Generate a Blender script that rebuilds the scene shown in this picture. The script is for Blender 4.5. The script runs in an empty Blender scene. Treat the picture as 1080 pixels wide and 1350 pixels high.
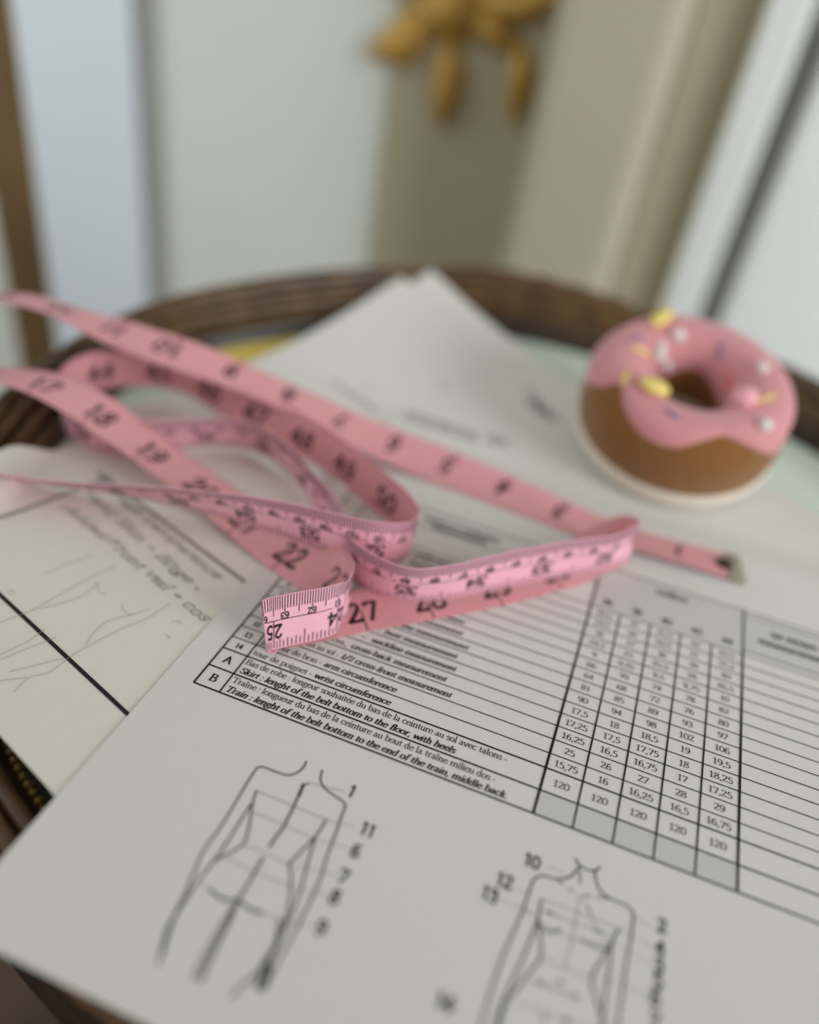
import bpy, math, random, bisect
from mathutils import Matrix, Vector

random.seed(7)
SC = bpy.context.scene
U = 0.0108            # one drawing unit (m); all lengths below are in these units unless noted
TZ = 0.62             # height of the table's glass (m)

# ------------------------------------------------------------------ camera
cam_d = bpy.data.cameras.new('camera')
cam = bpy.data.objects.new('camera', cam_d)
SC.collection.objects.link(cam)
CAM = Vector((-1.30418, -12.70168, 20.07004))
RIGHT = Vector((0.9283594, 0.3449653, 0.1383753))
UP = Vector((-0.3194181, 0.5500974, 0.7715990))
BACK = Vector((0.1900550, -0.7605208, 0.6208762))
m = Matrix((RIGHT, UP, BACK)).transposed().to_4x4()
m.translation = (CAM.x * U, CAM.y * U, CAM.z * U + TZ)
cam.matrix_world = m
cam_d.sensor_fit = 'HORIZONTAL'
cam_d.sensor_width = 36.0
cam_d.lens = 1100.0 / 1080.0 * 36.0
cam_d.clip_start = 0.01
cam_d.clip_end = 30.0
cam_d.dof.use_dof = True
cam_d.dof.focus_distance = 22.7 * U
cam_d.dof.aperture_fstop = 3.2
SC.camera = cam

# ------------------------------------------------------------------ world, lights, exposure
w = bpy.data.worlds.new('world')
SC.world = w
w.use_nodes = True
bg = w.node_tree.nodes['Background']
bg.inputs['Color'].default_value = (0.94, 0.93, 0.89, 1)
bg.inputs['Strength'].default_value = 0.46
def area_lamp(name, loc, aim, w_, h_, watts, color, spread):
    ld = bpy.data.lights.new(name, 'AREA')
    ld.shape = 'RECTANGLE'
    ld.size, ld.size_y = w_, h_
    ld.energy = watts
    ld.color = color
    ld.spread = math.radians(spread)
    lo = bpy.data.objects.new(name, ld)
    SC.collection.objects.link(lo)
    lo.location = loc
    lo.rotation_euler = (Vector(aim) - Vector(loc)).to_track_quat('-Z', 'Y').to_euler()
area_lamp('right_window_light', (1.45, -0.3, 1.2), (0.02, 0.6, 0.6), 0.9, 1.2, 6.2, (0.93, 0.97, 1.0), 80)
area_lamp('left_fill_light', (-1.55, -0.1, 1.2), (-0.35, 0.62, 0.6), 0.9, 1.2, 2.2, (0.84, 0.95, 1.0), 80)  # added fill brightening the back wall and panels; no window stands there
SC.view_settings.view_transform = 'Standard'
SC.view_settings.look = 'None'
SC.view_settings.exposure = 0.0
SC.view_settings.gamma = 1.0
SC.view_settings.use_curve_mapping = False

# ------------------------------------------------------------------ traced shapes (sheet coordinates)
FIG_BACK = [[0.06,[[-5.72,-1.03],[-5.7,-1.23],[-5.78,-1.47],[-5.94,-1.62],[-6.21,-1.66],[-6.54,-1.66],[-6.68,-1.71],[-6.73,-1.87],[-6.72,-2.43],[-6.69,-3.05],[-6.68,-3.71],[-6.71,-4.27],[-6.63,-4.74],[-6.52,-5.3],[-6.46,-5.8],[-6.43,-6.12],[-6.32,-6.45],[-6.19,-6.8]]],[0.06,[[-5.24,-1.1],[-5.17,-1.37],[-4.99,-1.56],[-4.65,-1.67],[-4.4,-1.73],[-4.3,-1.83],[-4.27,-2.11],[-4.2,-2.68],[-4.15,-3.2],[-4.05,-3.8],[-4.03,-4.28],[-4.03,-4.81],[-4.05,-5.33],[-4.07,-5.71],[-4.07,-6.02],[-4.07,-6.38]]],[0.06,[[-6.42,-2.35],[-6.33,-2.69],[-6.14,-3.18],[-6.05,-3.45],[-6.0,-3.67],[-6.02,-3.84],[-6.13,-4.03],[-6.26,-4.22],[-6.37,-4.4]]],[0.06,[[-6.35,-2.74],[-6.35,-3.42],[-6.35,-3.96],[-6.37,-4.4],[-6.43,-4.93],[-6.44,-5.38],[-6.44,-5.79],[-6.38,-6.1],[-6.24,-6.57]]],[0.075,[[-5.49,-1.67],[-5.45,-2.01],[-5.41,-2.36],[-5.39,-2.72],[-5.38,-3.03],[-5.42,-3.32],[-5.43,-3.59]]],[0.05,[[-5.37,-1.61],[-5.45,-1.74],[-5.4,-2.06]]],[0.075,[[-5.43,-3.85],[-5.43,-4.31],[-5.43,-4.68],[-5.44,-4.98]]],[0.06,[[-4.56,-2.36],[-4.57,-2.67],[-4.61,-2.91],[-4.73,-3.37],[-4.8,-3.64],[-4.83,-3.77],[-4.68,-3.97],[-4.58,-4.23]]],[0.06,[[-4.58,-2.93],[-4.54,-3.19],[-4.46,-3.61],[-4.31,-4.35],[-4.26,-4.91],[-4.25,-5.25],[-4.27,-5.53],[-4.31,-5.82],[-4.33,-6.04]]],[0.035,[[-6.42,-2.35],[-5.47,-2.36],[-4.56,-2.36]]],[0.02,[[-4.56,-2.36],[-3.86,-2.26]]],[0.03,[[-6.19,-2.92],[-5.37,-2.92],[-4.63,-2.94]]],[0.02,[[-4.63,-2.94],[-3.77,-2.83]]],[0.03,[[-5.95,-3.75],[-5.38,-3.74],[-4.83,-3.77]]],[0.02,[[-4.83,-3.77],[-3.7,-3.55]]],[0.03,[[-6.2,-4.22],[-5.41,-4.24],[-4.58,-4.23]]],[0.02,[[-4.58,-4.23],[-3.69,-4.07]]],[0.03,[[-6.36,-4.99],[-6.05,-4.98]]],[0.03,[[-4.83,-5.0],[-4.39,-4.98]]],[0.02,[[-4.39,-4.98],[-3.63,-4.82]]],[0.03,[[-5.37,-1.61],[-4.5,-1.44]]],[0.08,[[-6.09,-5.01],[-5.88,-5.07],[-5.65,-5.07],[-5.44,-4.98],[-5.21,-5.03],[-4.98,-5.04],[-4.82,-5.01]]],[0.05,[[-5.44,-4.98],[-5.36,-5.41],[-5.35,-5.69],[-5.32,-6.16],[-5.24,-6.74]]],[0.05,[[-5.46,-5.05],[-5.49,-5.64],[-5.48,-6.12],[-5.47,-6.49],[-5.45,-6.78]]],[0.045,[[-5.45,-5.17],[-5.39,-5.71],[-5.38,-6.29],[-5.32,-6.78]]],[0.06,[[-4.55,-4.22],[-4.42,-4.58],[-4.32,-5.0],[-4.23,-5.51],[-4.24,-5.81],[-4.36,-6.18],[-4.5,-6.51],[-4.58,-6.79]]],[0.07,[[-4.44,-5.0],[-4.3,-5.43],[-4.29,-5.91],[-4.42,-6.36]]],[0.11,[[-4.27,-5.85],[-4.14,-6.05],[-4.09,-6.39]]],[0.11,[[-4.31,-5.97],[-4.24,-6.2],[-4.2,-6.43]]],[0.09,[[-4.14,-5.95],[-4.11,-6.19],[-4.11,-6.44]]]]
FIG_FRONT = [[0.06,[[1.2,-0.8],[1.34,-0.93],[1.3,-1.12],[1.16,-1.36],[0.93,-1.51],[0.61,-1.57],[0.45,-1.69],[0.39,-1.92],[0.35,-2.55],[0.28,-3.12],[0.19,-3.75],[0.15,-4.25],[0.13,-4.92],[0.13,-5.26],[0.15,-5.66],[0.19,-6.22]]],[0.06,[[1.83,-0.75],[1.71,-0.92],[1.53,-0.97],[1.34,-0.93]]],[0.06,[[1.72,-0.89],[1.78,-1.16],[1.93,-1.38],[2.16,-1.47],[2.48,-1.48],[2.67,-1.54],[2.73,-1.75],[2.73,-2.32],[2.71,-2.98],[2.71,-3.67],[2.7,-4.32],[2.68,-5.05]]],[0.06,[[0.69,-2.15],[0.71,-2.62],[0.86,-3.08],[0.95,-3.48],[0.8,-3.86],[0.59,-4.4],[0.46,-4.78],[0.49,-5.27],[0.62,-5.92]]],[0.06,[[0.7,-2.66],[0.65,-3.25],[0.54,-3.94],[0.44,-4.59],[0.39,-5.15],[0.37,-5.68]]],[0.06,[[2.45,-2.11],[2.34,-2.5],[2.18,-3.01],[2.05,-3.45],[2.17,-3.77],[2.4,-4.2],[2.51,-4.52]]],[0.06,[[2.34,-2.5],[2.38,-3.06],[2.38,-3.68],[2.4,-4.2],[2.4,-4.81]]],[0.05,[[0.75,-2.75],[0.91,-2.85],[1.08,-2.82],[1.22,-2.66]]],[0.05,[[1.68,-2.68],[1.87,-2.75],[2.1,-2.74],[2.27,-2.68],[2.34,-2.5]]],[0.045,[[1.39,-1.08],[1.44,-1.4]]],[0.03,[[1.5,-1.66],[1.5,-2.65],[1.49,-3.52]]],[0.03,[[1.58,-1.71],[1.73,-1.92]]],[0.04,[[1.71,-1.93],[1.82,-2.04]]],[0.03,[[1.82,-2.08],[2.02,-2.42]]],[0.04,[[0.93,-1.55],[1.09,-1.6]]],[0.04,[[1.21,-1.63],[1.36,-1.68]]],[0.04,[[1.57,-1.65],[1.74,-1.59]]],[0.04,[[1.85,-1.56],[2.16,-1.48]]],[0.03,[[0.69,-2.15],[2.45,-2.11]]],[0.035,[[0.72,-2.42],[2.32,-2.36]]],[0.07,[[0.85,-2.4],[1.03,-2.4]]],[0.07,[[1.98,-2.37],[2.15,-2.37]]],[0.02,[[0.04,-2.16],[0.44,-2.15]]],[0.02,[[-0.18,-2.57],[0.38,-2.53]]],[0.04,[[0.39,-2.55],[0.55,-2.63]]],[0.02,[[0.62,-1.3],[1.07,-1.3]]],[0.02,[[2.76,-1.68],[3.15,-1.74]]],[0.02,[[2.46,-2.12],[3.2,-2.21]]],[0.02,[[2.34,-2.51],[3.24,-2.6]]],[0.02,[[2.17,-3.36],[3.31,-3.31]]],[0.03,[[0.75,-2.75],[1.66,-2.76],[2.34,-2.51]]],[0.03,[[0.95,-3.48],[1.49,-3.49],[2.05,-3.45]]],[0.025,[[0.77,-4.05],[1.75,-4.02]]],[0.025,[[0.7,-4.58],[1.58,-4.48],[2.43,-4.43]]],[0.09,[[1.01,-4.0],[1.1,-3.97]]],[0.09,[[1.4,-3.81],[1.5,-3.78]]],[0.09,[[1.76,-3.97],[1.87,-3.97]]],[0.03,[[1.15,-3.96],[1.74,-3.97]]],[0.09,[[1.22,-4.64],[1.32,-4.63]]],[0.09,[[1.64,-4.54],[1.76,-4.53]]]]
FIG_BACK_NUM = [["1",-4.31,-1.37],["11",-3.55,-2.2],["6",-3.6,-2.83],["7",-3.6,-3.52],["8",-3.58,-4.05],["9",-3.56,-4.79]]
FIG_FRONT_NUM = [["10",0.27,-1.32],["12",-0.21,-2.09],["13",-0.44,-2.55],["14",-0.67,-5.17],["2",3.37,-1.64],["4",3.38,-2.17],["3",3.39,-2.58],["5",3.4,-2.93],["6",3.39,-3.31],["7",3.42,-3.79]]
PENCIL = [[[-15.68,-0.67],[-15.57,-0.45],[-15.18,0.36],[-14.83,1.78],[-14.6,2.65],[-14.34,3.19]],[[-15.18,0.36],[-14.67,0.98],[-14.35,1.57],[-14.34,2.3]],[[-13.48,-2.35],[-13.48,-1.76],[-13.16,-1.37],[-13.03,-0.53],[-12.76,0.28],[-12.47,1.02],[-12.17,1.57],[-11.94,2.49]],[[-14.08,-2.3],[-14.04,-2.19],[-13.53,-1.79]],[[-14.39,2.27],[-14.08,1.96],[-13.79,1.88]],[[-13.15,1.76],[-12.81,1.5],[-12.56,1.58]],[[-12.99,-0.1],[-13.11,0.45],[-13.05,0.98],[-12.61,1.55],[-12.36,1.97]],[[-14.73,-1.57],[-14.69,-1.45],[-14.43,-0.72],[-14.34,-0.1]],[[-14.61,-1.7],[-14.3,-1.05],[-13.87,-0.22]],[[-14.06,-1.84],[-13.63,-1.33],[-13.18,-0.8]],[[-15.93,1.84],[-15.68,2.56],[-15.26,3.32]],[[-16.37,0.74],[-16.18,0.79],[-16.15,0.66],[-16.31,0.64]],[[-11.47,1.78],[-11.27,1.94],[-11.17,1.83]],[[-11.38,1.28],[-11.16,1.24],[-11.19,1.12]]]
FRAME = [[[-19.23,2.71],[-17.99,6.15],[-17.61,7.33]],[[-18.17,7.35],[-16.0,6.53],[-10.51,4.45]],[[-18.01,1.06],[-16.38,0.47],[-10.45,-1.7],[-9.55,-2.03]]]
HAND = [["Corsage transparence",[-17.77,6.81],[-11.38,4.13]],["Hand Skin + Bltge -",[-17.88,6.05],[-11.6,3.33]],["Added/Front veil + cos",[-17.75,4.92],[-10.68,2.26]]]
TAPE = [[0.0,4.88,13.77,0.08,0.116,-0.992,0.056],[0.5,3.78,13.64,0.12,0.101,-0.992,0.08],[1.0,2.68,13.55,0.14,0.063,-0.992,0.113],[1.5,1.57,13.5,0.15,0.019,-0.991,0.13],[2.0,0.44,13.5,0.14,-0.019,-0.995,0.094],[2.5,-0.73,13.54,0.13,-0.05,-0.999,0.008],[3.0,-1.91,13.62,0.15,-0.085,-0.989,-0.119],[3.5,-3.1,13.74,0.22,-0.104,-0.973,-0.207],[4.0,-4.3,13.85,0.29,-0.095,-0.959,-0.266],[4.5,-5.5,13.94,0.34,-0.083,-0.935,-0.345],[5.0,-6.69,14.01,0.42,-0.065,-0.913,-0.403],[5.5,-7.86,14.03,0.52,-0.028,-0.913,-0.408],[6.0,-9.02,13.98,0.67,0.014,-0.93,-0.368],[6.5,-10.14,13.85,0.89,0.054,-0.95,-0.306],[7.0,-11.23,13.68,1.2,0.112,-0.969,-0.22],[7.5,-12.29,13.45,1.56,0.171,-0.97,-0.172],[8.0,-13.34,13.18,1.91,0.222,-0.966,-0.131],[8.5,-14.41,12.87,2.26,0.241,-0.963,-0.122],[9.0,-15.51,12.55,2.59,0.219,-0.959,-0.182],[9.5,-16.68,12.23,2.88,0.175,-0.95,-0.259],[10.0,-17.91,11.97,3.1,0.119,-0.955,-0.272],[10.5,-19.17,11.82,3.25,0.045,-0.976,-0.213],[11.0,-20.34,11.81,3.33,0.008,-0.99,-0.139],[11.5,-21.47,11.78,3.45,0.061,-0.998,0.036],[12.0,-22.6,11.68,3.61,0.153,-0.977,0.151],[12.5,-23.72,11.47,3.76,0.267,-0.952,0.153],[13.0,-24.81,11.09,3.79,0.408,-0.903,0.137],[13.5,-25.81,10.51,3.62,0.637,-0.759,0.137],[14.0,-26.4,9.66,3.29,0.956,-0.279,0.094],[14.5,-26.27,8.66,2.91,0.895,0.445,0.036],[15.0,-25.5,7.89,2.6,0.494,0.869,-0.044],[15.5,-24.38,7.56,2.43,0.098,0.986,-0.136],[16.0,-23.18,7.63,2.4,-0.139,0.977,-0.159],[16.5,-22.03,7.9,2.48,-0.189,0.975,-0.12],[17.0,-20.87,8.09,2.47,-0.106,0.994,0.002],[17.5,-19.71,8.15,2.29,0.002,0.995,0.101],[18.0,-18.56,8.14,1.98,0.072,0.99,0.121],[18.5,-17.43,8.07,1.6,0.101,0.993,0.066],[19.0,-16.31,7.96,1.22,0.113,0.994,-0.009],[19.5,-15.19,7.81,0.9,0.15,0.988,-0.024],[20.0,-14.07,7.6,0.65,0.208,0.978,0.004],[20.5,-12.95,7.33,0.46,0.28,0.959,0.04],[21.0,-11.85,6.97,0.33,0.35,0.928,0.13],[21.5,-10.78,6.53,0.3,0.373,0.893,0.252],[22.0,-9.74,6.07,0.39,0.329,0.854,0.402],[22.5,-8.72,5.62,0.56,0.221,0.754,0.618],[23.0,-7.71,5.17,0.76,0.128,0.458,0.88],[23.5,-6.99,4.51,0.89,-0.025,0.134,0.991],[23.75,-6.93,4.01,0.99,0.027,-0.134,0.991],[24.0,-6.98,3.52,1.07,-0.056,0.098,0.994],[24.3,-7.33,2.97,1.12,-0.07,0.119,0.99],[24.6,-7.76,2.54,1.13,-0.078,0.131,0.988],[24.85,-8.12,2.18,1.12,-0.101,0.115,0.988],[25.08,-8.37,1.98,1.07,-0.129,0.104,0.986],[25.25,-8.49,1.9,1.01,-0.129,0.058,0.99],[25.4,-8.29,2.33,0.85,0.132,0.514,0.848],[25.58,-8.19,2.64,0.55,0.207,0.803,0.559],[25.85,-8.73,2.76,0.3,-0.677,0.676,0.292],[26.2,-8.17,3.3,0.18,-0.699,0.698,0.156],[26.6,-7.48,4.03,0.13,-0.704,0.703,0.105],[27.0,-6.77,4.75,0.1,-0.706,0.705,0.07],[27.5,-5.93,5.49,0.1,-0.706,0.705,0.07],[28.0,-5.11,6.25,0.1,-0.706,0.705,0.07],[28.5,-4.21,7.13,0.1,-0.706,0.705,0.07],[29.0,-3.32,8.0,0.1,-0.706,0.705,0.07],[29.5,-2.49,8.89,0.12,-0.705,0.704,0.087],[30.0,-1.68,9.82,0.15,-0.702,0.701,0.122],[30.4,-1.0,10.65,0.21,-0.695,0.694,0.191],[30.7,-0.42,11.41,0.35,-0.665,0.664,0.342],[30.95,0.07,11.91,0.61,-0.558,0.557,0.616],[31.12,0.47,12.06,0.86,-0.354,0.353,0.866],[31.28,0.74,11.96,1.01,-0.123,0.123,0.985],[31.42,0.77,11.75,1.04,-0.0,0.0,1.0],[31.65,0.5,11.34,1.05,0.049,-0.049,0.998],[32.0,0.03,10.49,1.2,0.092,-0.141,0.986],[32.5,-0.91,9.67,1.19,0.095,-0.119,0.988],[33.0,-1.85,8.78,1.19,0.096,-0.108,0.989],[33.5,-2.76,7.88,1.19,0.096,-0.108,0.99],[34.0,-3.63,6.97,1.18,0.101,-0.131,0.986],[34.5,-4.51,6.12,1.15,0.112,-0.192,0.975],[35.0,-5.51,5.51,1.12,0.087,-0.273,0.958],[35.5,-6.69,5.59,1.01,-0.0,-0.179,0.984],[36.0,-7.77,6.03,1.04,-0.015,-0.06,0.998],[36.5,-8.75,6.96,0.74,0.438,0.432,0.788],[37.0,-9.53,7.9,0.83,0.365,0.295,0.883],[37.5,-10.28,8.86,0.92,-0.049,-0.056,0.997],[38.0,-11.14,9.73,0.95,-0.1,-0.174,0.98],[38.5,-12.15,10.42,1.01,-0.092,-0.299,0.95],[39.0,-13.28,10.83,1.09,-0.031,-0.387,0.922],[39.5,-14.44,10.82,1.1,0.065,-0.425,0.903],[40.0,-15.51,10.37,1.03,0.161,-0.409,0.898],[40.5,-16.44,9.67,0.94,0.18,-0.332,0.926],[41.0,-17.35,8.95,0.88,0.138,-0.259,0.956],[41.5,-18.36,8.44,0.88,0.083,-0.19,0.978],[42.0,-19.48,8.33,0.94,0.071,-0.121,0.99],[42.5,-20.56,8.73,1.07,0.089,-0.092,0.992],[43.0,-21.36,9.56,1.22,0.081,-0.083,0.993],[43.5,-21.65,10.64,1.32,0.073,-0.083,0.994],[44.0,-21.35,11.72,1.4,0.075,-0.118,0.99],[44.5,-20.58,12.58,1.37,0.074,-0.177,0.981],[45.0,-19.52,13.1,1.41,0.062,-0.235,0.97],[45.5,-18.33,13.28,1.4,0.045,-0.205,0.978],[46.0,-17.13,13.18,1.32,0.065,-0.045,0.997],[46.5,-15.95,12.96,1.23,0.091,0.116,0.989],[47.0,-14.76,12.73,1.15,0.089,0.17,0.981],[47.5,-13.57,12.49,1.09,0.083,0.131,0.988],[48.0,-12.41,12.2,1.03,0.079,0.057,0.995],[48.5,-11.28,11.79,1.05,0.076,0.021,0.997],[49.0,-10.19,11.28,0.98,0.065,0.02,0.998],[49.5,-9.14,10.73,0.93,0.057,0.041,0.998],[50.0,-8.08,10.14,0.9,0.036,0.031,0.999],[50.5,-7.07,9.48,0.89,0.011,0.003,1.0],[51.0,-6.36,8.63,0.89,0.041,0.053,0.998],[51.5,-6.29,7.28,1.28,0.116,0.037,0.993],[52.0,-6.9,6.23,1.69,0.067,-0.018,0.998],[52.5,-7.94,5.99,1.72,0.022,-0.082,0.996],[53.0,-9.07,5.96,1.71,-0.006,-0.192,0.981],[53.5,-10.2,5.93,1.67,0.005,-0.292,0.956],[54.0,-11.31,5.81,1.65,0.056,-0.398,0.916],[54.5,-12.52,5.79,1.49,0.116,-0.497,0.86],[55.0,-13.72,5.7,1.34,0.148,-0.573,0.806],[55.5,-14.9,5.59,1.17,0.15,-0.639,0.754],[56.0,-16.08,5.5,0.94,0.132,-0.703,0.699],[56.5,-17.1,5.25,0.85,0.105,-0.752,0.65],[57.0,-18.13,5.05,0.74,0.081,-0.78,0.621],[57.5,-19.18,4.87,0.65,0.055,-0.778,0.626],[58.0,-20.27,4.74,0.55,0.036,-0.78,0.624],[58.5,-21.42,4.63,0.77,0.048,-0.873,0.484],[59.0,-22.59,4.53,0.91,0.066,-0.964,0.257],[59.5,-23.77,4.44,0.87,0.077,-0.997,-0.01],[60.0,-24.94,4.35,0.74,0.08,-0.956,-0.282]]
DECO_AT = {"button1":[137,188],"button2":[128,80],"strip1":[214,84],"strip2":[174,108],"pearl1":[121,114],"pearl2":[156,134],"pearl3":[141,152],"pearl4":[146,124],"pearl5":[324,70],"pearl6":[25,98],"pom":[336,114],"orange":[32,148],"violet1":[164,92],"violet2":[69,122],"strip3":[348,94],"violet3":[260,86]}
ICING_EDGE = [[0,26],[25,28],[60,28],[95,28],[130,24],[160,18],[180,14],[194,18],[212,50],[217,74],[232,56],[244,44],[255,38],[270,42],[282,58],[296,70],[309,54],[322,32],[337,18],[345,24]]
SCRIB = [[[8.71, 2.77], [9.43, 2.81], [9.74, 3.75], [9.81, 2.91], [10.35, 3.93], [10.34, 3.02], [10.83, 3.99], [10.96, 3.09]], [[9.43, 3.45], [10.19, 3.44], [10.92, 3.66], [11.47, 3.52]]]

# ------------------------------------------------------------------ materials
def lin(c):
    return tuple(((v / 255.0 + 0.055) / 1.055) ** 2.4 if v > 10 else v / 255.0 / 12.92 for v in c) + (1.0,)

def mat(name, rgb, rough=0.6, metal=0.0, noise=0.0, scale=300.0, bump=0.0, coat=0.0, spec=0.5, stretch=(1, 1, 1), rgb2=None, sheen=0.0, trans=0.0):
    M = bpy.data.materials.new(name)
    M.use_nodes = True
    nt = M.node_tree
    b = nt.nodes['Principled BSDF']
    b.inputs['Roughness'].default_value = rough
    b.inputs['Metallic'].default_value = metal
    b.inputs['Specular IOR Level'].default_value = spec
    b.inputs['Coat Weight'].default_value = coat
    b.inputs['Sheen Weight'].default_value = sheen
    c1 = lin(rgb)
    b.inputs['Base Color'].default_value = c1
    if noise > 0 or bump > 0 or rgb2:
        tc = nt.nodes.new('ShaderNodeTexCoord')
        mp = nt.nodes.new('ShaderNodeMapping')
        mp.inputs['Scale'].default_value = stretch
        nz = nt.nodes.new('ShaderNodeTexNoise')
        nz.inputs['Scale'].default_value = scale
        nz.inputs['Detail'].default_value = 4
        nt.links.new(tc.outputs['Object'], mp.inputs['Vector'])
        nt.links.new(mp.outputs['Vector'], nz.inputs['Vector'])
        if noise > 0 or rgb2:
            rp = nt.nodes.new('ShaderNodeValToRGB')
            c2 = lin(rgb2) if rgb2 else tuple(v * (1 - noise) for v in c1[:3]) + (1,)
            rp.color_ramp.elements[0].position = 0.35
            rp.color_ramp.elements[1].position = 0.65
            rp.color_ramp.elements[0].color = c2
            rp.color_ramp.elements[1].color = c1
            nt.links.new(nz.outputs['Fac'], rp.inputs['Fac'])
            nt.links.new(rp.outputs['Color'], b.inputs['Base Color'])
        if bump > 0:
            bp = nt.nodes.new('ShaderNodeBump')
            bp.inputs['Strength'].default_value = bump
            bp.inputs['Distance'].default_value = 0.0004
            nt.links.new(nz.outputs['Fac'], bp.inputs['Height'])
            nt.links.new(bp.outputs['Normal'], b.inputs['Normal'])
    return M

M_PAPER = mat('white_paper', (226, 223, 217), 0.75, noise=0.02, scale=900, spec=0.25)
M_PAPER2 = mat('cream_paper', (232, 227, 215), 0.75, noise=0.025, scale=700, spec=0.25)
M_YELLOW = mat('yellow_paper', (228, 204, 96), 0.75)
M_INK = mat('black_print', (38, 36, 38), 0.6, spec=0.2)
M_INKGREY = mat('grey_print', (146, 144, 140), 0.7, spec=0.2)
M_CELL = mat('grey_cell_print', (208, 206, 201), 0.75, spec=0.2)
M_PENCIL = mat('pencil', (198, 191, 181), 0.7, spec=0.2)
M_BALLPEN = mat('pen_ink', (96, 96, 104), 0.6, spec=0.2)
M_THINGREY = mat('thin_grey_print', (140, 140, 138), 0.7, spec=0.2)
M_TAPE_B = mat('tape_vinyl_pink', (250, 186, 202), 0.42, noise=0.03, scale=500, bump=0.05, spec=0.4)
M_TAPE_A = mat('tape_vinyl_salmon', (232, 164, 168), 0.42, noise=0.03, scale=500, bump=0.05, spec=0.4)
M_TAPE_INK = mat('tape_print', (42, 26, 34), 0.5, spec=0.3)
M_TAPE_FAINT = mat('tape_faint_print', (190, 118, 132), 0.5, spec=0.3)
M_METAL = mat('nickel', (176, 168, 150), 0.35, metal=0.9)
M_RIVET = mat('dark_rivet', (66, 50, 34), 0.4, metal=0.7)
M_DOUGH = mat('brown_felt', (136, 88, 32), 0.95, noise=0.14, scale=420, bump=0.5, sheen=0.3)
M_ICING = mat('pink_felt', (216, 146, 150), 0.95, noise=0.08, scale=500, bump=0.5, sheen=0.3)
M_CREAM = mat('cream_felt', (226, 214, 196), 0.95, noise=0.06, scale=500, bump=0.5, sheen=0.3)
M_YBEAD = mat('yellow_bead', (238, 214, 120), 0.5)
M_WBEAD = mat('pearl_bead', (232, 226, 218), 0.25)
M_PBEAD = mat('pink_bead', (244, 176, 184), 0.6)
M_VBEAD = mat('violet_thread', (150, 118, 156), 0.7)
M_OBEAD = mat('orange_thread', (214, 112, 98), 0.7)
M_GLASS = mat('pale_green_glass', (216, 230, 214), 0.25, noise=0.05, scale=20, coat=0.4)
M_LIP = mat('bronzed_wood', (108, 78, 42), 0.42, noise=0.0, scale=60, rgb2=(70, 50, 29), bump=0.2, coat=0.15)
M_COVE = mat('dark_wood', (58, 42, 28), 0.45, scale=60, rgb2=(38, 28, 20), bump=0.2, coat=0.1)
M_GILT = mat('worn_gilt', (128, 100, 54), 0.45, metal=0.3, scale=90, rgb2=(88, 66, 34))
M_WALL = mat('wall_paint', (226, 228, 218), 0.8, noise=0.03, scale=6)
M_WALLR = mat('side_wall_paint', (215, 212, 204), 0.85)
M_PANEL = mat('cool_white_paint', (232, 240, 245), 0.55, noise=0.02, scale=5)
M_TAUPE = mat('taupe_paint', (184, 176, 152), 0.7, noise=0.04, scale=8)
M_CASING = mat('white_gloss_paint', (240, 244, 240), 0.45, noise=0.02, scale=5)
M_WALL_SHADE = mat('olive_wall_shade', (178, 170, 140), 0.8, noise=0.03, scale=6)  # wall shade beside the pier, put into the colour
M_GAP = mat('grey_shadow_gap', (158, 158, 154), 0.8)
M_POST = mat('post_wood', (122, 94, 54), 0.55, scale=14, rgb2=(102, 78, 46), stretch=(6, 6, 1))
M_FLOOR = mat('dark_floor', (84, 64, 44), 0.5, scale=5, rgb2=(64, 48, 34), stretch=(8, 1, 1))
M_GOLD = mat('gold_leaf', (206, 164, 78), 0.55, metal=0.15, scale=40, rgb2=(180, 138, 58))

# ------------------------------------------------------------------ building helpers
def W(p):
    """drawing units above the table glass -> metres"""
    return (p[0] * U, p[1] * U, p[2] * U + TZ)

RW = ((0.99955282, 0.00223641, -0.02981885), (0.0, 0.99719931, 0.07478995), (0.0299026, -0.0747565, 0.99675338))
Z0 = 1.85
def sheet(p):
    """coordinates on the tilted plane of the top sheet -> drawing units above the glass"""
    x, y, z = p
    return (RW[0][0] * x + RW[0][1] * y + RW[0][2] * z, RW[1][1] * y + RW[1][2] * z,
            RW[2][0] * x + RW[2][1] * y + RW[2][2] * z + Z0)

def mesh_obj(name, verts, faces, material, parent=None, smooth=False, origin=None):
    me = bpy.data.meshes.new(name)
    if origin is not None:
        verts = [(v[0] - origin[0], v[1] - origin[1], v[2] - origin[2]) for v in verts]
    me.from_pydata(verts, [], faces)
    mats = list(material) if isinstance(material, (list, tuple)) else [material]
    for q in mats:
        me.materials.append(q)
    if smooth:
        me.polygons.foreach_set('use_smooth', [True] * len(me.polygons))
    me.update()
    o = bpy.data.objects.new(name, me)
    SC.collection.objects.link(o)
    if origin is not None:
        o.location = origin
    if parent is not None:
        o.parent = parent
        o.matrix_parent_inverse = Matrix.Translation(parent.location).inverted()
    return o

def tag(o, label=None, cat=None, group=None, kind=None):
    for k, v in (('label', label), ('category', cat), ('group', group), ('kind', kind)):
        if v:
            o[k] = v
    return o

def thing(name, loc, label, cat, group=None):
    o = bpy.data.objects.new(name, None)
    o.empty_display_size = 0.02
    o.location = loc
    SC.collection.objects.link(o)
    return tag(o, label, cat, group)

def box_data(lo_, hi_):
    (a, b, c), (d, e, f) = lo_, hi_
    v = [(a, b, c), (d, b, c), (d, e, c), (a, e, c), (a, b, f), (d, b, f), (d, e, f), (a, e, f)]
    return v, [(0, 3, 2, 1), (4, 5, 6, 7), (0, 1, 5, 4), (1, 2, 6, 5), (2, 3, 7, 6), (3, 0, 4, 7)]

def bevel(o, width, seg=2):
    md = o.modifiers.new('bevel', 'BEVEL')
    md.width = width
    md.segments = seg
    md.limit_method = 'ANGLE'
    return o

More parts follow.
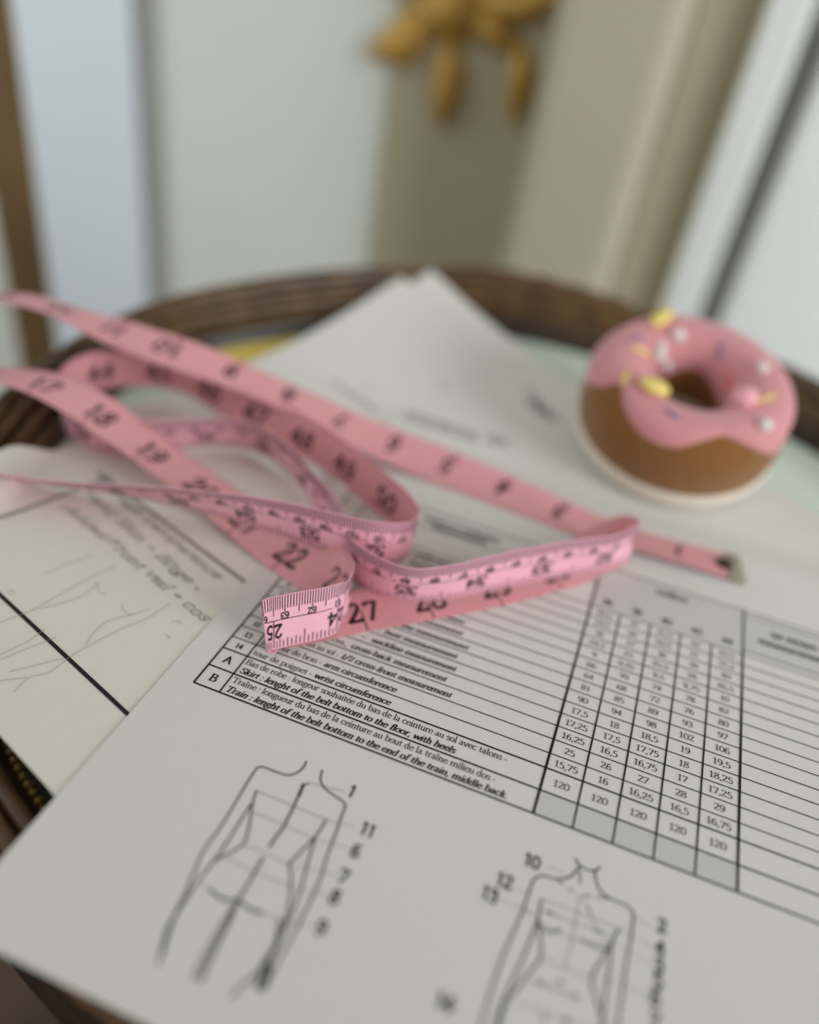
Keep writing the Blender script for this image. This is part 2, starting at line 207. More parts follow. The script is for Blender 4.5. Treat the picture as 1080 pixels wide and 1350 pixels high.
def grid_faces(nu, nv, wrap_u=False, wrap_v=False):
    F = []
    for i in range(nu if wrap_u else nu - 1):
        for j in range(nv if wrap_v else nv - 1):
            i2, j2 = (i + 1) % nu, (j + 1) % nv
            F.append((i * nv + j, i2 * nv + j, i2 * nv + j2, i * nv + j2))
    return F

def smoothpts(P, n=5):
    if len(P) < 3:
        return list(P)
    out = []
    for i in range(len(P) - 1):
        p0, p1, p2, p3 = P[max(i - 1, 0)], P[i], P[i + 1], P[min(i + 2, len(P) - 1)]
        for k in range(n):
            t = k / n
            out.append(tuple(0.5 * (2 * p1[d] + (p2[d] - p0[d]) * t + (2 * p0[d] - 5 * p1[d] + 4 * p2[d] - p3[d]) * t * t
                                    + (3 * p1[d] - p0[d] - 3 * p2[d] + p3[d]) * t ** 3) for d in (0, 1)))
    out.append(tuple(P[-1]))
    return out

class Ink:
    """flat print: strokes collected as narrow strips that follow a surface"""
    def __init__(self, mapf, maxlen=0.5):
        self.v, self.f, self.map, self.maxlen = [], [], mapf, maxlen

    def strip(self, P, half, ends=0.0):
        """P: 2-D points; half: half width, or f(dx, dy) giving it for a direction"""
        Q = []
        for i in range(len(P) - 1):
            a, b = P[i], P[i + 1]
            k = max(1, int(math.hypot(b[0] - a[0], b[1] - a[1]) / self.maxlen + 0.999))
            for j in range(k):
                Q.append((a[0] + (b[0] - a[0]) * j / k, a[1] + (b[1] - a[1]) * j / k))
        Q.append(tuple(P[-1]))
        Q = [q for i, q in enumerate(Q) if i == 0 or math.hypot(q[0] - Q[i - 1][0], q[1] - Q[i - 1][1]) > 1e-6]
        if len(Q) < 2:
            return
        for i in range(1, len(Q) - 1):          # a sharp corner: two separate strokes
            ax, ay, bx, by = Q[i][0] - Q[i - 1][0], Q[i][1] - Q[i - 1][1], Q[i + 1][0] - Q[i][0], Q[i + 1][1] - Q[i][1]
            if ax * bx + ay * by < 0.55 * math.hypot(ax, ay) * math.hypot(bx, by):
                self.strip(Q[:i + 1], half, ends)
                self.strip(Q[i:], half, ends)
                return
        n0 = len(self.v)
        for i, q in enumerate(Q):
            a, b = Q[max(i - 1, 0)], Q[min(i + 1, len(Q) - 1)]
            dx, dy = b[0] - a[0], b[1] - a[1]
            L = math.hypot(dx, dy) or 1
            dx, dy = dx / L, dy / L
            h = half(dx, dy) if callable(half) else half
            e = ends if i == len(Q) - 1 else (-ends if i == 0 else 0)
            x, y = q[0] + dx * e, q[1] + dy * e
            self.v.append(self.map(x - dy * h, y + dx * h))
            self.v.append(self.map(x + dy * h, y - dx * h))
        for i in range(len(Q) - 1):
            k = n0 + 2 * i
            self.f.append((k, k + 1, k + 3, k + 2))

    def rect(self, x0, y0, x1, y1):
        nx, ny = max(1, int((x1 - x0) / self.maxlen)), max(1, int((y1 - y0) / self.maxlen))
        n0 = len(self.v)
        for i in range(nx + 1):
            for j in range(ny + 1):
                self.v.append(self.map(x0 + (x1 - x0) * i / nx, y0 + (y1 - y0) * j / ny))
        for f in grid_faces(nx + 1, ny + 1):
            self.f.append(tuple(n0 + k for k in f))

    def build(self, name, material, parent):
        return mesh_obj(name, [W(p) for p in self.v], self.f, material, parent)

# ------------------------------------------------------------------ a small book face drawn as pen strokes (x-height 5)
BOWL = '~1,3.8 2,5 3.4,4.8 4.2,3.4 4.1,1.6 3.2,.1 1.9,-.1 1,.6'
ARCH = '~1,3.6 2,4.8 3.1,4.9 3.7,3.9 3.7,0'
STEM = '.2,7.6 1,7.8 1,0'
GL = {
 ' ': (2.4, []),
 'a': (4.3, ['~.7,4.2 1.6,5 2.8,4.6 3,3.4 3,.9 3.3,.2 4,.5', '~3,2.9 1.5,2.6 .6,1.6 .8,.5 1.7,0 2.5,.4 3,1.1']),
 'b': (4.8, ['.2,7.6 1,7.8 1,.4', BOWL]),
 'c': (4.2, ['~3.6,3.9 2.9,4.9 1.7,4.9 .7,3.8 .5,2.4 1,.8 2.1,0 3.1,.3 3.8,1.1']),
 'd': (4.8, ['~3.5,4 2.6,5 1.4,4.8 .6,3.5 .6,1.6 1.3,.2 2.5,0 3.5,1', '2.8,7.6 3.5,7.8 3.5,.2 4.3,.2']),
 'e': (4.2, ['.7,2.9 3.7,2.9', '~3.7,2.9 3.4,4.3 2.2,5 1,4.2 .5,2.6 .9,.9 2,0 3.1,.3 3.8,1.2']),
 'f': (2.8, ['~3.2,7 2.7,7.8 1.8,7.6 1.4,6.4 1.4,4', '1.4,5 1.4,0', '.5,4.8 2.7,4.8', '.6,0 2.3,0']),
 'g': (4.3, ['~2,5 .9,4.4 .8,3 1.8,2 3,2.5 3.2,3.8 2.6,4.8 2,5', '~1.3,2.2 .8,1.2 1.6,.6 3.4,.4 4,-.7 3.2,-2 1.6,-2.3 .4,-1.5 .8,-.3 1.6,.3', '3.1,4.6 4.2,4.8']),
 'h': (4.9, [STEM, ARCH, '.2,0 1.8,0', '2.9,0 4.5,0']),
 'i': (2.2, ['.2,4.7 1,4.9 1,0', '.2,0 1.8,0', '1,6.4 1,7.3']),
 'k': (4.8, [STEM, '1,2 3.4,4.8', '1.8,2.9 4,0', '.2,0 1.8,0', '2.6,4.8 4.1,4.8', '3.3,0 4.7,0']),
 'l': (2.2, [STEM, '.2,0 1.8,0']),
 'm': (7.6, ['.2,4.7 1,4.9 1,0', ARCH, '~3.7,3.6 4.7,4.8 5.8,4.9 6.4,3.9 6.4,0', '.2,0 1.8,0', '2.9,0 4.5,0', '5.6,0 7.2,0']),
 'n': (4.9, ['.2,4.7 1,4.9 1,0', ARCH, '.2,0 1.8,0', '2.9,0 4.5,0']),
 'o': (4.5, ['~2.2,5 .9,4.3 .5,2.5 .9,.7 2.2,0 3.5,.7 3.9,2.5 3.5,4.3 2.2,5']),
 'p': (4.8, ['.2,4.7 1,4.9 1,-2.4', '.2,-2.4 1.9,-2.4', BOWL]),
 'r': (3.4, ['.2,4.7 1,4.9 1,0', '.2,0 2,0', '~1,3.3 1.8,4.6 2.6,5 3.2,4.5']),
 's': (3.5, ['~2.9,3.9 2.4,4.8 1.4,5 .6,4.2 1,3.1 2.3,2.4 3,1.4 2.5,.2 1.4,0 .5,.9']),
 't': (2.9, ['~1.2,6.3 1.2,1.2 1.6,.2 2.7,.4', '.3,4.8 2.5,4.8']),
 'u': (4.7, ['.2,4.8 .9,4.8 .9,1.4', '~.9,2 1.1,.5 2,0 2.9,.4 3.6,1.4', '2.8,4.8 3.6,4.8 3.6,.2 4.3,.2']),
 'v': (4.5, ['.4,4.8 2.2,0 4,4.8', '0,4.8 1.3,4.8', '3.2,4.8 4.6,4.8']),
 'w': (6.6, ['.3,4.8 1.8,0 3.3,4.6 4.9,0 6.3,4.8', '0,4.8 1.2,4.8', '5.6,4.8 6.8,4.8']),
 'y': (4.5, ['.4,4.8 2.2,.2', '~4,4.8 2.2,.2 1.4,-1.9 .3,-2.2']),
 'A': (6.8, ['.6,0 3.3,7.5 6,0', '1.6,2.5 5,2.5', '-.2,0 1.5,0', '5.1,0 6.9,0']),
 'B': (5.5, ['1,7.4 1,0', '.1,7.4 2.6,7.4', '~2.4,7.4 4.2,7 4.4,5.2 3.2,4 1,3.9', '~2.8,3.9 4.8,3.2 4.9,1 3.4,0 .1,0']),
 'C': (5.8, ['~5,5.9 4.2,7.2 2.9,7.5 1.2,6.4 .5,3.8 1.1,1.2 2.9,0 4.4,.3 5.3,1.6']),
 'F': (5, ['1,7.4 1,0', '.2,7.4 4.6,7.4', '1,4 3.8,4']),
 'H': (6.4, ['1,7.4 1,0', '5.2,7.4 5.2,0', '1,3.9 5.2,3.9']),
 'S': (5, ['~4.2,5.8 3.6,7.2 2.2,7.5 .9,6.6 1,5 2.6,3.8 4.2,2.8 4.3,1 3,0 1.5,.2 .6,1.6']),
 'T': (6.2, ['.4,6.2 .4,7.4 5.8,7.4 5.8,6.2', '3.1,7.4 3.1,0', '2,0 4.2,0']),
 '-': (2.8, ['.3,2.2 2.3,2.2', '.3,2.5 2.3,2.5']), '.': (1.8, ['.7,-.05 .7,.75']), ',': (1.9, ['~1,.6 1.1,0 .5,-1.3']),
 ':': (2, ['.9,-.05 .9,.75', '.9,3.8 .9,4.6']), '/': (3.6, ['.2,-1 3.2,8']), '+': (4.4, ['.4,3 3.8,3', '2.1,4.7 2.1,1.3']),
 '0': (4.4, ['~2.2,7 .8,5.9 .5,3.5 .8,1.1 2.2,0 3.6,1.1 3.9,3.5 3.6,5.9 2.2,7']),
 '1': (3.9, ['.9,6.1 2.1,7 2.1,0', '.9,0 3.4,0']),
 '2': (4.4, ['~.6,5.5 1.1,6.6 2.2,7 3.4,6.4 3.5,5 2.4,3 .5,.3', '.5,.3 3.9,.3 4,1']),
 '3': (4.3, ['~.6,5.8 1.2,6.8 2.3,7 3.3,6.3 3.2,4.8 1.6,3.8', '~1.6,3.8 3.3,3.4 3.8,2 3.2,.5 1.9,0 .5,.9']),
 '4': (4.5, ['3,0 3,7 .3,2.1 4.2,2.1']),
 '5': (4.3, ['3.6,6.9 1.2,6.9 .9,3.9', '~.9,3.9 2.3,4.2 3.6,3.4 3.7,1.6 2.6,.1 1.3,0 .5,.7']),
 '6': (4.4, ['~3.6,6.5 2.6,7 1.2,5.8 .6,3.2 .9,1 2.1,0 3.4,.6 3.8,2.2 3.2,3.7 2,4 .8,3']),
 '7': (4.3, ['.4,5.9 .5,6.8 3.9,6.8 1.5,0']),
 '8': (4.4, ['~2.2,3.8 .9,4.8 .9,6.3 2.2,7 3.5,6.3 3.5,4.8 2.2,3.8 .7,2.6 .6,.9 2.2,0 3.8,.9 3.7,2.6 2.2,3.8']),
 '9': (4.4, ['~.8,.5 1.8,0 3.2,1.2 3.8,3.8 3.5,6 2.3,7 1,6.4 .6,4.8 1.2,3.3 2.4,3 3.6,4']),
}
GL['é'] = (4.2, GL['e'][1] + ['2,6.2 3.2,7.6'])
GL['î'] = (2.4, GL['i'][1][:2] + ['0,6 1,7.3 2,6'])

def strokes(ch, serif=True):
    adv, ss = GL[ch]
    out = []
    for k, s in enumerate(ss):
        if not serif and ch == '1' and k == 1:
            continue
        sm = s[0] == '~'
        P = [tuple(float(c) for c in q.split(',')) for q in s.lstrip('~').split()]
        out.append(smoothpts(P, 4) if sm else P)
    return adv, out

def text_width(s):
    return sum(GL[c][0] for c in s)

def write(ink, s, x, y, size, fit=None, bold=False, shear=0.0, sans=0.0, anchor=0.0, ex=(1, 0), ey=(0, 1), jitter=0.0):
    """size: the x-height; fit: stretch the line to this length; anchor .5 centres it"""
    k = size / 5.0
    kx = k if fit is None else fit / text_width(s)
    a, b = (0.72, 0.34) if bold else (0.46, 0.22)
    pen = 0.0
    if anchor:
        pen = -text_width(s) * anchor
    for c in s:
        adv, SS = strokes(c, not sans)
        jy = random.uniform(-jitter, jitter)
        for P in SS:
            Q = []
            for px, py in P:
                gx, gy = (px + pen + shear * py) * kx, (py + jy) * k
                Q.append((x + gx * ex[0] + gy * ey[0], y + gx * ex[1] + gy * ey[1]))
            if sans:
                ink.strip(Q, sans, sans * 0.6)
            else:
                def half(dx, dy):
                    ux, uy = dx * ex[0] + dy * ex[1], dx * ey[0] + dy * ey[1]
                    return math.hypot(a * uy, b * ux) * (kx + k) / 2
                ink.strip(Q, half, 0.12 * k)
        pen += adv

# ------------------------------------------------------------------ the room
def structure(name, verts, faces, material, smooth=False):
    return tag(mesh_obj(name, verts, faces, material, None, smooth), kind='structure')

def sbox(name, lo_, hi_, material, bev=0.0):
    v, f = box_data(lo_, hi_)
    o = structure(name, v, f, material)
    if bev:
        bevel(o, bev)
    return o

FY = TZ - 0.62
sbox('floor', (-2.2, -1.8, FY - 0.05), (2.4, 0.9, FY), M_FLOOR)
sbox('wall_back', (-2.2, 60 * U, FY), (2.4, 60 * U + 0.12, 2.6), M_WALL)

def upright(name, x0, x1, yfront, material, bev=0.004, yback=60.0):
    return sbox(name, (x0 * U, yfront * U, FY), (x1 * U, yback * U, 2.6), material, bev)

upright('trim_1', -66.0, -52.4, 58.6, M_PANEL)
upright('trim_2', -52.4, -50.3, 59.4, M_GAP, 0.001)
upright('trim_3', -13.4, -5.1, 50.0, M_TAUPE, 0.012)
upright('wall_shade_strip', -27.6, -13.0, 59.3, M_WALL_SHADE, 0.001)  # thin strip whose olive colour paints in the pier's shadow on the wall
upright('trim_4', -0.6, 2.5, 57.5, M_CASING)
upright('trim_5', 2.5, 4.3, 59.0, M_GAP, 0.001)
upright('trim_6', 4.3, 34.0, 57.0, M_CASING)
upright('trim_7', -5.0, -0.7, 59.2, M_TAUPE, 0.002)

# right wall with the window that lights the table
def window_wall():
    x0, x1 = 2.05, 2.17
    for nm, lo_, hi_ in (('wall_right', (x0, -1.8, FY), (x1, 0.68, FY + 0.55)), ('wall_right', (x0, -1.8, 2.3), (x1, 0.68, 2.6)),
                         ('wall_right', (x0, -1.8, FY + 0.55), (x1, -1.35, 2.3)), ('wall_right', (x0, 0.35, FY + 0.55), (x1, 0.68, 2.3))):
        sbox(nm, lo_, hi_, M_WALLR)
window_wall()

post = thing('wooden_upright', (-47.0 * U, 36.8 * U, FY), 'dark brown wooden upright standing behind the table, in front of the white panelling', 'wooden post')
v, f = box_data((-49.0 * U, 36 * U, FY), (-46.2 * U, 38 * U, 1.5))
bevel(mesh_obj('post_shaft', v, f, M_POST, post), 0.004)
v, f = box_data((-49.8 * U, 35.4 * U, FY), (-45.4 * U, 38.6 * U, FY + 0.06))
bevel(mesh_obj('post_foot', v, f, M_POST, post), 0.004)

# gilded ornament on the wall: rosette, acanthus leaves and hanging drops
def leaf(name, parent, root, tip, width, thick, curl=0.0, material=M_GOLD):
    """a pointed lobed leaf standing proud of the wall, root and tip as (x, z) in drawing units"""
    n, mm = 15, 7
    dx, dz = tip[0] - root[0], tip[1] - root[1]
    L = math.hypot(dx, dz)
    tx, tz = dx / L, dz / L
    nx, nz = -tz, tx
    V = []
    for i in range(n):
        t = i / (n - 1)
        wd = width * (math.sin(math.pi * min(1, t * 0.9 + 0.08)) ** 0.8) * (1 + 0.18 * math.sin(t * 22))
        off = curl * math.sin(t * math.pi) * L
        for j in range(mm):
            s = (j / (mm - 1) - 0.5) * 2
            y = 59.4 - thick * (1 - s * s) * (0.4 + math.sin(math.pi * t)) - 0.5 * t
            V.append(W((root[0] + tx * t * L + nx * (s * wd / 2 + off), y, root[1] + tz * t * L + nz * (s * wd / 2 + off))))
    o = mesh_obj(name, V, grid_faces(n, mm), material, parent, True)
    md = o.modifiers.new('solid', 'SOLIDIFY')
    md.thickness = 0.4 * U
    return o

orn = thing('wall_ornament', W((-23.5, 59.6, 9.5)), 'gilded leaf ornament mounted high on the pale wall behind the table', 'ornament')
def rosette():
    V, n, mm = [], 24, 8
    for i in range(n):
        a = 2 * math.pi * i / n
        for j in range(mm):
            t = j / (mm - 1)
            r = 3.1 * t * (1 + 0.16 * math.cos(6 * a) * t)
            V.append(W((-23.4 + r * math.cos(a), 59.5 - 2.0 * math.cos(t * math.pi / 2) * (1 + 0.2 * math.cos(6 * a) * t), 10.4 + r * math.sin(a) * 0.9)))
    return mesh_obj('rosette', V, grid_faces(n, mm, True), M_GOLD, orn, True)
rosette()
for rt, tp, wd, cu in (((-25, 10.0), (-29.4, 6.0), 3.4, 0.12), ((-25.5, 11.2), (-30.2, 12.2), 2.6, -0.1), ((-23, 8.6), (-22.6, 2.0), 2.6, 0.06),
                       ((-21.8, 10), (-17.6, 8.6), 2.4, 0.1), ((-21.5, 11.6), (-14.6, 13.2), 2.6, -0.14), ((-17.4, 9.6), (-16.6, 3.6), 2.2, 0.08),
                       ((-24.6, 12), (-26.8, 17), 2.8, 0.1), ((-22.2, 12.4), (-19.6, 17.5), 2.8, -0.1)):
    leaf('leaf', orn, rt, tp, wd, 0.9, cu)

# ------------------------------------------------------------------ the table with its gilt gallery rim
CX, CY = -4.0, 12.0
RI = [(0, 18.8), (25, 19.0), (48, 18.8), (52, 18.5), (75, 17.7), (90, 17.4), (99, 17.3), (120, 17.0), (137, 16.7), (150, 16.9), (162, 17.4), (180, 17.3), (210, 17.2), (246, 17.4), (270, 17.3), (300, 17.6), (330, 18.3)]
RO = [(0, 21.3), (25, 21.6), (48, 21.4), (59, 21.1), (76, 20.2), (91, 19.8), (102, 20.0), (119, 20.0), (146, 19.6), (162, 19.8), (180, 19.8), (210, 19.7), (246, 19.9), (270, 19.8), (300, 20.1), (330, 20.8)]
def polar(tab, deg):
    deg %= 360
    n = len(tab)
    for i in range(n):
        a0, r0 = tab[i]
        a1, r1 = tab[(i + 1) % n]
        if a1 <= a0:
            a1 += 360
        if a0 <= deg < a1:
            t = (deg - a0) / (a1 - a0)
            rm, rp = tab[i - 1][1], tab[(i + 2) % n][1]
            t2, t3 = t * t, t ** 3
            return 0.5 * (2 * r0 + (r1 - rm) * t + (2 * rm - 5 * r0 + 4 * r1 - rp) * t2 + (3 * r0 - rm - 3 * r1 + rp) * t3)
    return tab[0][1]
TOP = [(0, 1.95), (45, 2.2), (90, 2.35), (135, 2.2), (165, 2.0), (190, 1.6), (215, 1.3), (245, 1.4), (270, 1.5), (315, 1.7)]
def rimtop(deg):
    return polar(TOP, deg)

table = thing('side_table', (CX * U, CY * U, FY), 'small table with a pale green glass top and a carved dark gilt rim', 'table')
NS = 240
def ring(name, profile, material, closed=False, parent=table, a0=0, a1=360, n=NS, bulge=None):
    """profile: list of (t, k): t = 0 inner edge .. 1 outer edge of the rim, k = share of the rim height, or ('z', value)"""
    V = []
    full = a1 - a0 >= 360
    for i in range(n):
        d = a0 + (a1 - a0) * i / (n if full else n - 1)
        ri, ro, zt = polar(RI, d), polar(RO, d), rimtop(d)
        e = bulge(d) if bulge else 0.0
        for t, k in profile:
            r = ri + (ro - ri) * t
            z = k[1] if isinstance(k, tuple) else k * zt
            V.append(W((CX + r * math.cos(math.radians(d)), CY + r * math.sin(math.radians(d)), z + e)))
    return mesh_obj(name, V, grid_faces(n, len(profile), full, closed), material, parent, True)

def arc(t0, k0, rt, rk, a0, a1, n=7):
    return [(t0 + rt * math.cos(math.radians(a0 + (a1 - a0) * i / (n - 1))), k0 + rk * math.sin(math.radians(a0 + (a1 - a0) * i / (n - 1)))) for i in range(n)]

# glass top: a disc with a little thickness
V = []
for zz in (0.0, -0.5):
    V.append(W((CX, CY, zz)))
    for i in range(NS):
        d = 360.0 * i / NS
        r = polar(RI, d) + 0.3
        V.append(W((CX + r * math.cos(math.radians(d)), CY + r * math.sin(math.radians(d)), zz)))
F = []
for i in range(NS):
    j = (i + 1) % NS
    F += [(0, 1 + i, 1 + j), (NS + 1, NS + 2 + j, NS + 2 + i), (1 + i, NS + 2 + i, NS + 2 + j, 1 + j)]
tag(mesh_obj('glass_top', V, F, M_GLASS, table), 'pale green glass table top')

ring('rim_cove', [(0.0, ('z', -0.3)), (0.0, 0.03), (0.03, 0.06), (0.04, 0.20), (0.07, 0.30), (0.11, 0.35), (0.18, 0.36), (0.22, 0.38), (0.26, 0.46), (0.34, 0.50), (0.4, 0.5), (0.4, ('z', -0.3))], M_COVE)
ring('rim_fillet', [(0.26, 0.42)] + arc(0.37, 0.60, 0.095, 0.12, 210, -10, 9) + [(0.47, 0.5)], M_LIP)
ring('rim_fillet', [(0.46, 0.5)] + arc(0.60, 0.76, 0.105, 0.14, 215, -10, 9) + [(0.715, 0.6)], M_LIP)
ring('rim_lip', [(0.70, 0.6)] + arc(0.87, 0.83, 0.13, 0.17, 205, -40, 11) + [(0.97, 0.60)] + arc(0.97, 0.42, 0.05, 0.12, 80, -80, 6) + [(0.96, ('z', 0.2)), (0.9, ('z', -0.2))], M_LIP)
ring('apron', [(0.9, ('z', -0.1)), (0.93, ('z', -0.3)), (0.86, ('z', -0.8)), (0.86, ('z', -3.0)), (0.92, ('z', -3.4)), (0.86, ('z', -3.9)), (0.72, ('z', -3.9)), (0.72, ('z', -0.4))], M_COVE)

# the pearl moulding: small beads side by side all the way round
def beads():
    V, F = [], []
    cnt = 380
    for i in range(cnt):
        d = 360.0 * i / cnt
        ri, ro, zt = polar(RI, d), polar(RO, d), rimtop(d)
        r = ri + (ro - ri) * 0.145
        c = (CX + r * math.cos(math.radians(d)), CY + r * math.sin(math.radians(d)), 0.36 * zt + 0.05)
        n0 = len(V)
        R = 0.145
        V.append(W((c[0], c[1], c[2] + R)))
        for lat in (50, 15, -20):
            for k in range(8):
                a = k * math.pi / 4
                q = R * math.cos(math.radians(lat))
                V.append(W((c[0] + q * math.cos(a), c[1] + q * math.sin(a), c[2] + R * math.sin(math.radians(lat)))))
        for k in range(8):
            F.append((n0, n0 + 1 + k, n0 + 1 + (k + 1) % 8))
            for l in range(2):
                F.append((n0 + 1 + 8 * l + k, n0 + 9 + 8 * l + k, n0 + 9 + 8 * l + (k + 1) % 8, n0 + 1 + 8 * l + (k + 1) % 8))
    return tag(mesh_obj('pearl_beading', V, F, M_GILT, table, True), kind='stuff')
beads()

# carved crest on the far rim
def crest_up(d):
    t = (d - 84.0) / 32.0
    return 0.42 * max(0.0, math.sin(math.pi * t)) ** 0.35 * (1 + 0.12 * math.sin(d * 1.1)) if 0 < t < 1 else 0.0
ring('rim_crest', [(0.62, 0.4), (0.64, 0.86)] + arc(0.82, 0.9, 0.18, 0.12, 170, -10, 9) + [(1.02, 0.5)], M_LIP, a0=84, a1=116, n=40, bulge=crest_up)

for a in (45, 135, 225, 315):
    ca, sa = math.cos(math.radians(a)), math.sin(math.radians(a))
    V, nn = [], 12
    for i in range(15):
        t = i / 14
        r = 15.6 + 1.6 * math.sin(t * math.pi * 1.15) + 2.2 * t * t
        rad = (1.5 - 0.85 * t + 0.35 * max(0, t - 0.85) / 0.15)
        z = -0.6 + t * ((FY - TZ) / U + 0.6)
        for k in range(nn):
            b = 2 * math.pi * k / nn
            V.append(W((CX + r * ca + rad * math.cos(b), CY + r * sa + rad * math.sin(b), z)))
    F = grid_faces(15, nn, False, True) + [tuple(range(14 * nn, 15 * nn))]
    mesh_obj('leg', V, F, M_LIP, table, True)

# ------------------------------------------------------------------ paper
def paper_mesh(name, fn, x0, x1, y0, y1, nx, ny, material, label, cat='paper', group=None):
    """upper face, lower face 0.12 mm beneath it and a crisp cut edge"""
    top = [fn(x0 + (x1 - x0) * i / (nx - 1), y0 + (y1 - y0) * j / (ny - 1)) for i in range(nx) for j in range(ny)]
    low = [(p[0], p[1], p[2] - 0.011) for p in top]
    G = grid_faces(nx, ny)
    N = nx * ny
    F = list(G) + [tuple(N + k for k in reversed(f)) for f in G]
    if (Vector(top[G[0][1]]) - Vector(top[G[0][0]])).cross(Vector(top[G[0][2]]) - Vector(top[G[0][1]])).z < 0:
        F = [tuple(reversed(f)) for f in F]
    V = top + low
    rim = [i * ny for i in range(nx)] + [(nx - 1) * ny + j for j in range(1, ny)] + [i * ny + ny - 1 for i in range(nx - 2, -1, -1)] + [j for j in range(ny - 2, 0, -1)]
    n0 = len(V)
    for k in rim:
        V += [top[k], low[k]]
    m_ = len(rim)
    for k in range(m_):
        q = (k + 1) % m_
        F.append((n0 + 2 * k, n0 + 2 * k + 1, n0 + 2 * q + 1, n0 + 2 * q))
    V = [W(p) for p in V]
    o = mesh_obj(name, V, F, material, None, True, origin=Vector(V[(nx // 2) * ny + ny // 2]))
    return tag(o, label, cat, group)

# rear sheets: from the glass up onto the far rim
RA = (0.933, -0.36)
RB = (-0.36, -0.933)
def rear_fn(cx, cy, rot, zc, base):
    c, s = math.cos(rot), math.sin(rot)
    da = (RA[0] * c - RA[1] * s, RA[0] * s + RA[1] * c)
    db = (RB[0] * c - RB[1] * s, RB[0] * s + RB[1] * c)
    def fn(a, b):
        z = base + (zc - base) * math.exp(-((max(a, 0) / 5.6) ** 1.3 + (max(b, 0) / 6.0) ** 1.3))
        return (cx + da[0] * a + db[0] * b, cy + da[1] * a + db[1] * b, z)
    return fn
rear2 = rear_fn(-13.97, 27.36, -0.02, 2.3, 0.07)
rear1 = rear_fn(-12.9, 28.9, 0.0, 2.42, 0.12)
paper_mesh('paper_sheet', rear2, 0, 27.5, 0, 19.4, 70, 50, M_PAPER, 'blank white sheet peeping out under the faintly printed sheet')
rear_sheet = paper_mesh('paper_sheet', rear1, 0, 27.5, 0, 19.4, 110, 80, M_PAPER, 'white sheet with faint print whose pointed corner rests on the far rim')
up1 = lambda a, b: (lambda p: (p[0], p[1], p[2] + 0.03))(rear1(a, b))
ik = Ink(up1, 0.6)
# faint typed block and a pen scribble near the donut; local axes: a to the right, b towards the viewer
exr, eyr = (1, 0), (0, -1)
for s, a0, b0, wd in (('mesures', 2.3, 7.8, 1.4), ('de la robe', 2.3, 8.9, 1.9), ('longueur totale de la robe', 2.4, 10.1, 3.4), ('date', 5.4, 6.1, 1.2)):
    write(ik, s, a0, b0, 0.24, fit=wd, ex=exr, ey=eyr)
ik.build('typed_lines', M_THINGREY, rear_sheet)
ik = Ink(up1, 0.4)
ik.strip(smoothpts(SCRIB[0], 5), 0.05)
ik.strip(smoothpts(SCRIB[1], 5), 0.05)
ik.build('pen_scribble', M_BALLPEN, rear_sheet)

slip = paper_mesh('paper_slip', lambda x, y: (x, y, 0.05), -20.2, -16.0, 18.2, 22.1, 6, 6, M_YELLOW, 'yellow slip of paper lying on the glass by the far left rim', 'paper')

# sketch sheet under the chart, its left end riding up on the rim
D1 = (0.345, 0.9386)
D2 = (0.9386, -0.345)
def sk_z(x, y):
    """lies flat, then climbs onto the rim"""
    wx, wy, wz = sheet((x, y, 0))
    deg = math.degrees(math.atan2(wy - CY, wx - CX))
    ri, ro = polar(RI, deg), polar(RO, deg)
    t = (math.hypot(wx - CX, wy - CY) - ri) / (ro - ri)
    k = min(1.0, max(0.0, (t + 0.45) / 0.75))
    need = (rimtop(deg) + 0.08) * k * k * (3 - 2 * k)
    d = need - wz
    return -0.05 + 0.5 * (d + math.sqrt(d * d + 0.02)) if d > -0.6 else -0.05
def sk_fn(q, r):
    x, y = D2[0] * q + D1[0] * r, D2[1] * q + D1[1] * r
    return sheet((x, y, sk_z(x, y)))
sketch = paper_mesh('sketch_sheet', sk_fn, -21.75, -3.3, -7.8, 5.75, 100, 60, M_PAPER2, 'cream sheet with handwriting and a ruled frame, half under the measurement chart')
skmap = lambda x, y: sheet((x, y, sk_z(x, y) + 0.02))
ik = Ink(skmap, 0.5)
for P in FRAME[:2]:
    ik.strip(P, 0.075)
ik.build('frame_line', M_INKGREY, sketch)
ik = Ink(skmap, 0.5)
ik.strip(FRAME[2], 0.06)
tag(ik.build('frame_line', M_INK, sketch), 'thick black ruled line')
ik = Ink(skmap, 0.4)
for s, a, b in HAND:
    L = math.hypot(b[0] - a[0], b[1] - a[1])
    e = ((b[0] - a[0]) / L, (b[1] - a[1]) / L)
    write(ik, s, a[0], a[1], 0.22, fit=L, shear=0.3, sans=0.015, ex=e, ey=(-e[1], e[0]), jitter=0.5)
ik.build('handwriting', M_BALLPEN, sketch)
ik = Ink(skmap, 0.4)
for P in PENCIL:
    ik.strip(smoothpts(P, 4), 0.012)
ik.build('pencil_sketch', M_PENCIL, sketch)

# the measurement chart
def ch_z(x, y):
    zw = sheet((x, y, 0))[2]
    lim = 0.34
    d = zw - lim
    k = 0.1
    t = 0.5 * (d + math.sqrt(d * d + k * k)) + lim if y > 8 else zw
    return t - zw if y > 8 else 0.0
def ch_bend(x, y):
    z = ch_z(x, y) * min(1, max(0, (y - 8) / 4))
    zw = sheet((x, y, 0))[2]
    if y > 14.5:
        s = min(1, (y - 14.5) / 3.0)
        s = s * s * (3 - 2 * s)
        z += s * (0.30 - zw - z) * 0.95
    return z
chart = paper_mesh('measurement_chart', lambda x, y: sheet((x, y, ch_bend(x, y))), -10.46, 9.35, -7.82, 20.2, 40, 57, M_PAPER, 'large white printed measurement chart with a table and two body outlines')
chmap = lambda x, y: sheet((x, y, ch_bend(x, y) + 0.014))
chmap2 = lambda x, y: sheet((x, y, ch_bend(x, y) + 0.007))
XL, XN, H = -9.60, -8.815, 0.5269
KB, KA = 0.7746, 0.7663
XR = 8.6
YT = KB + KA + 14 * H
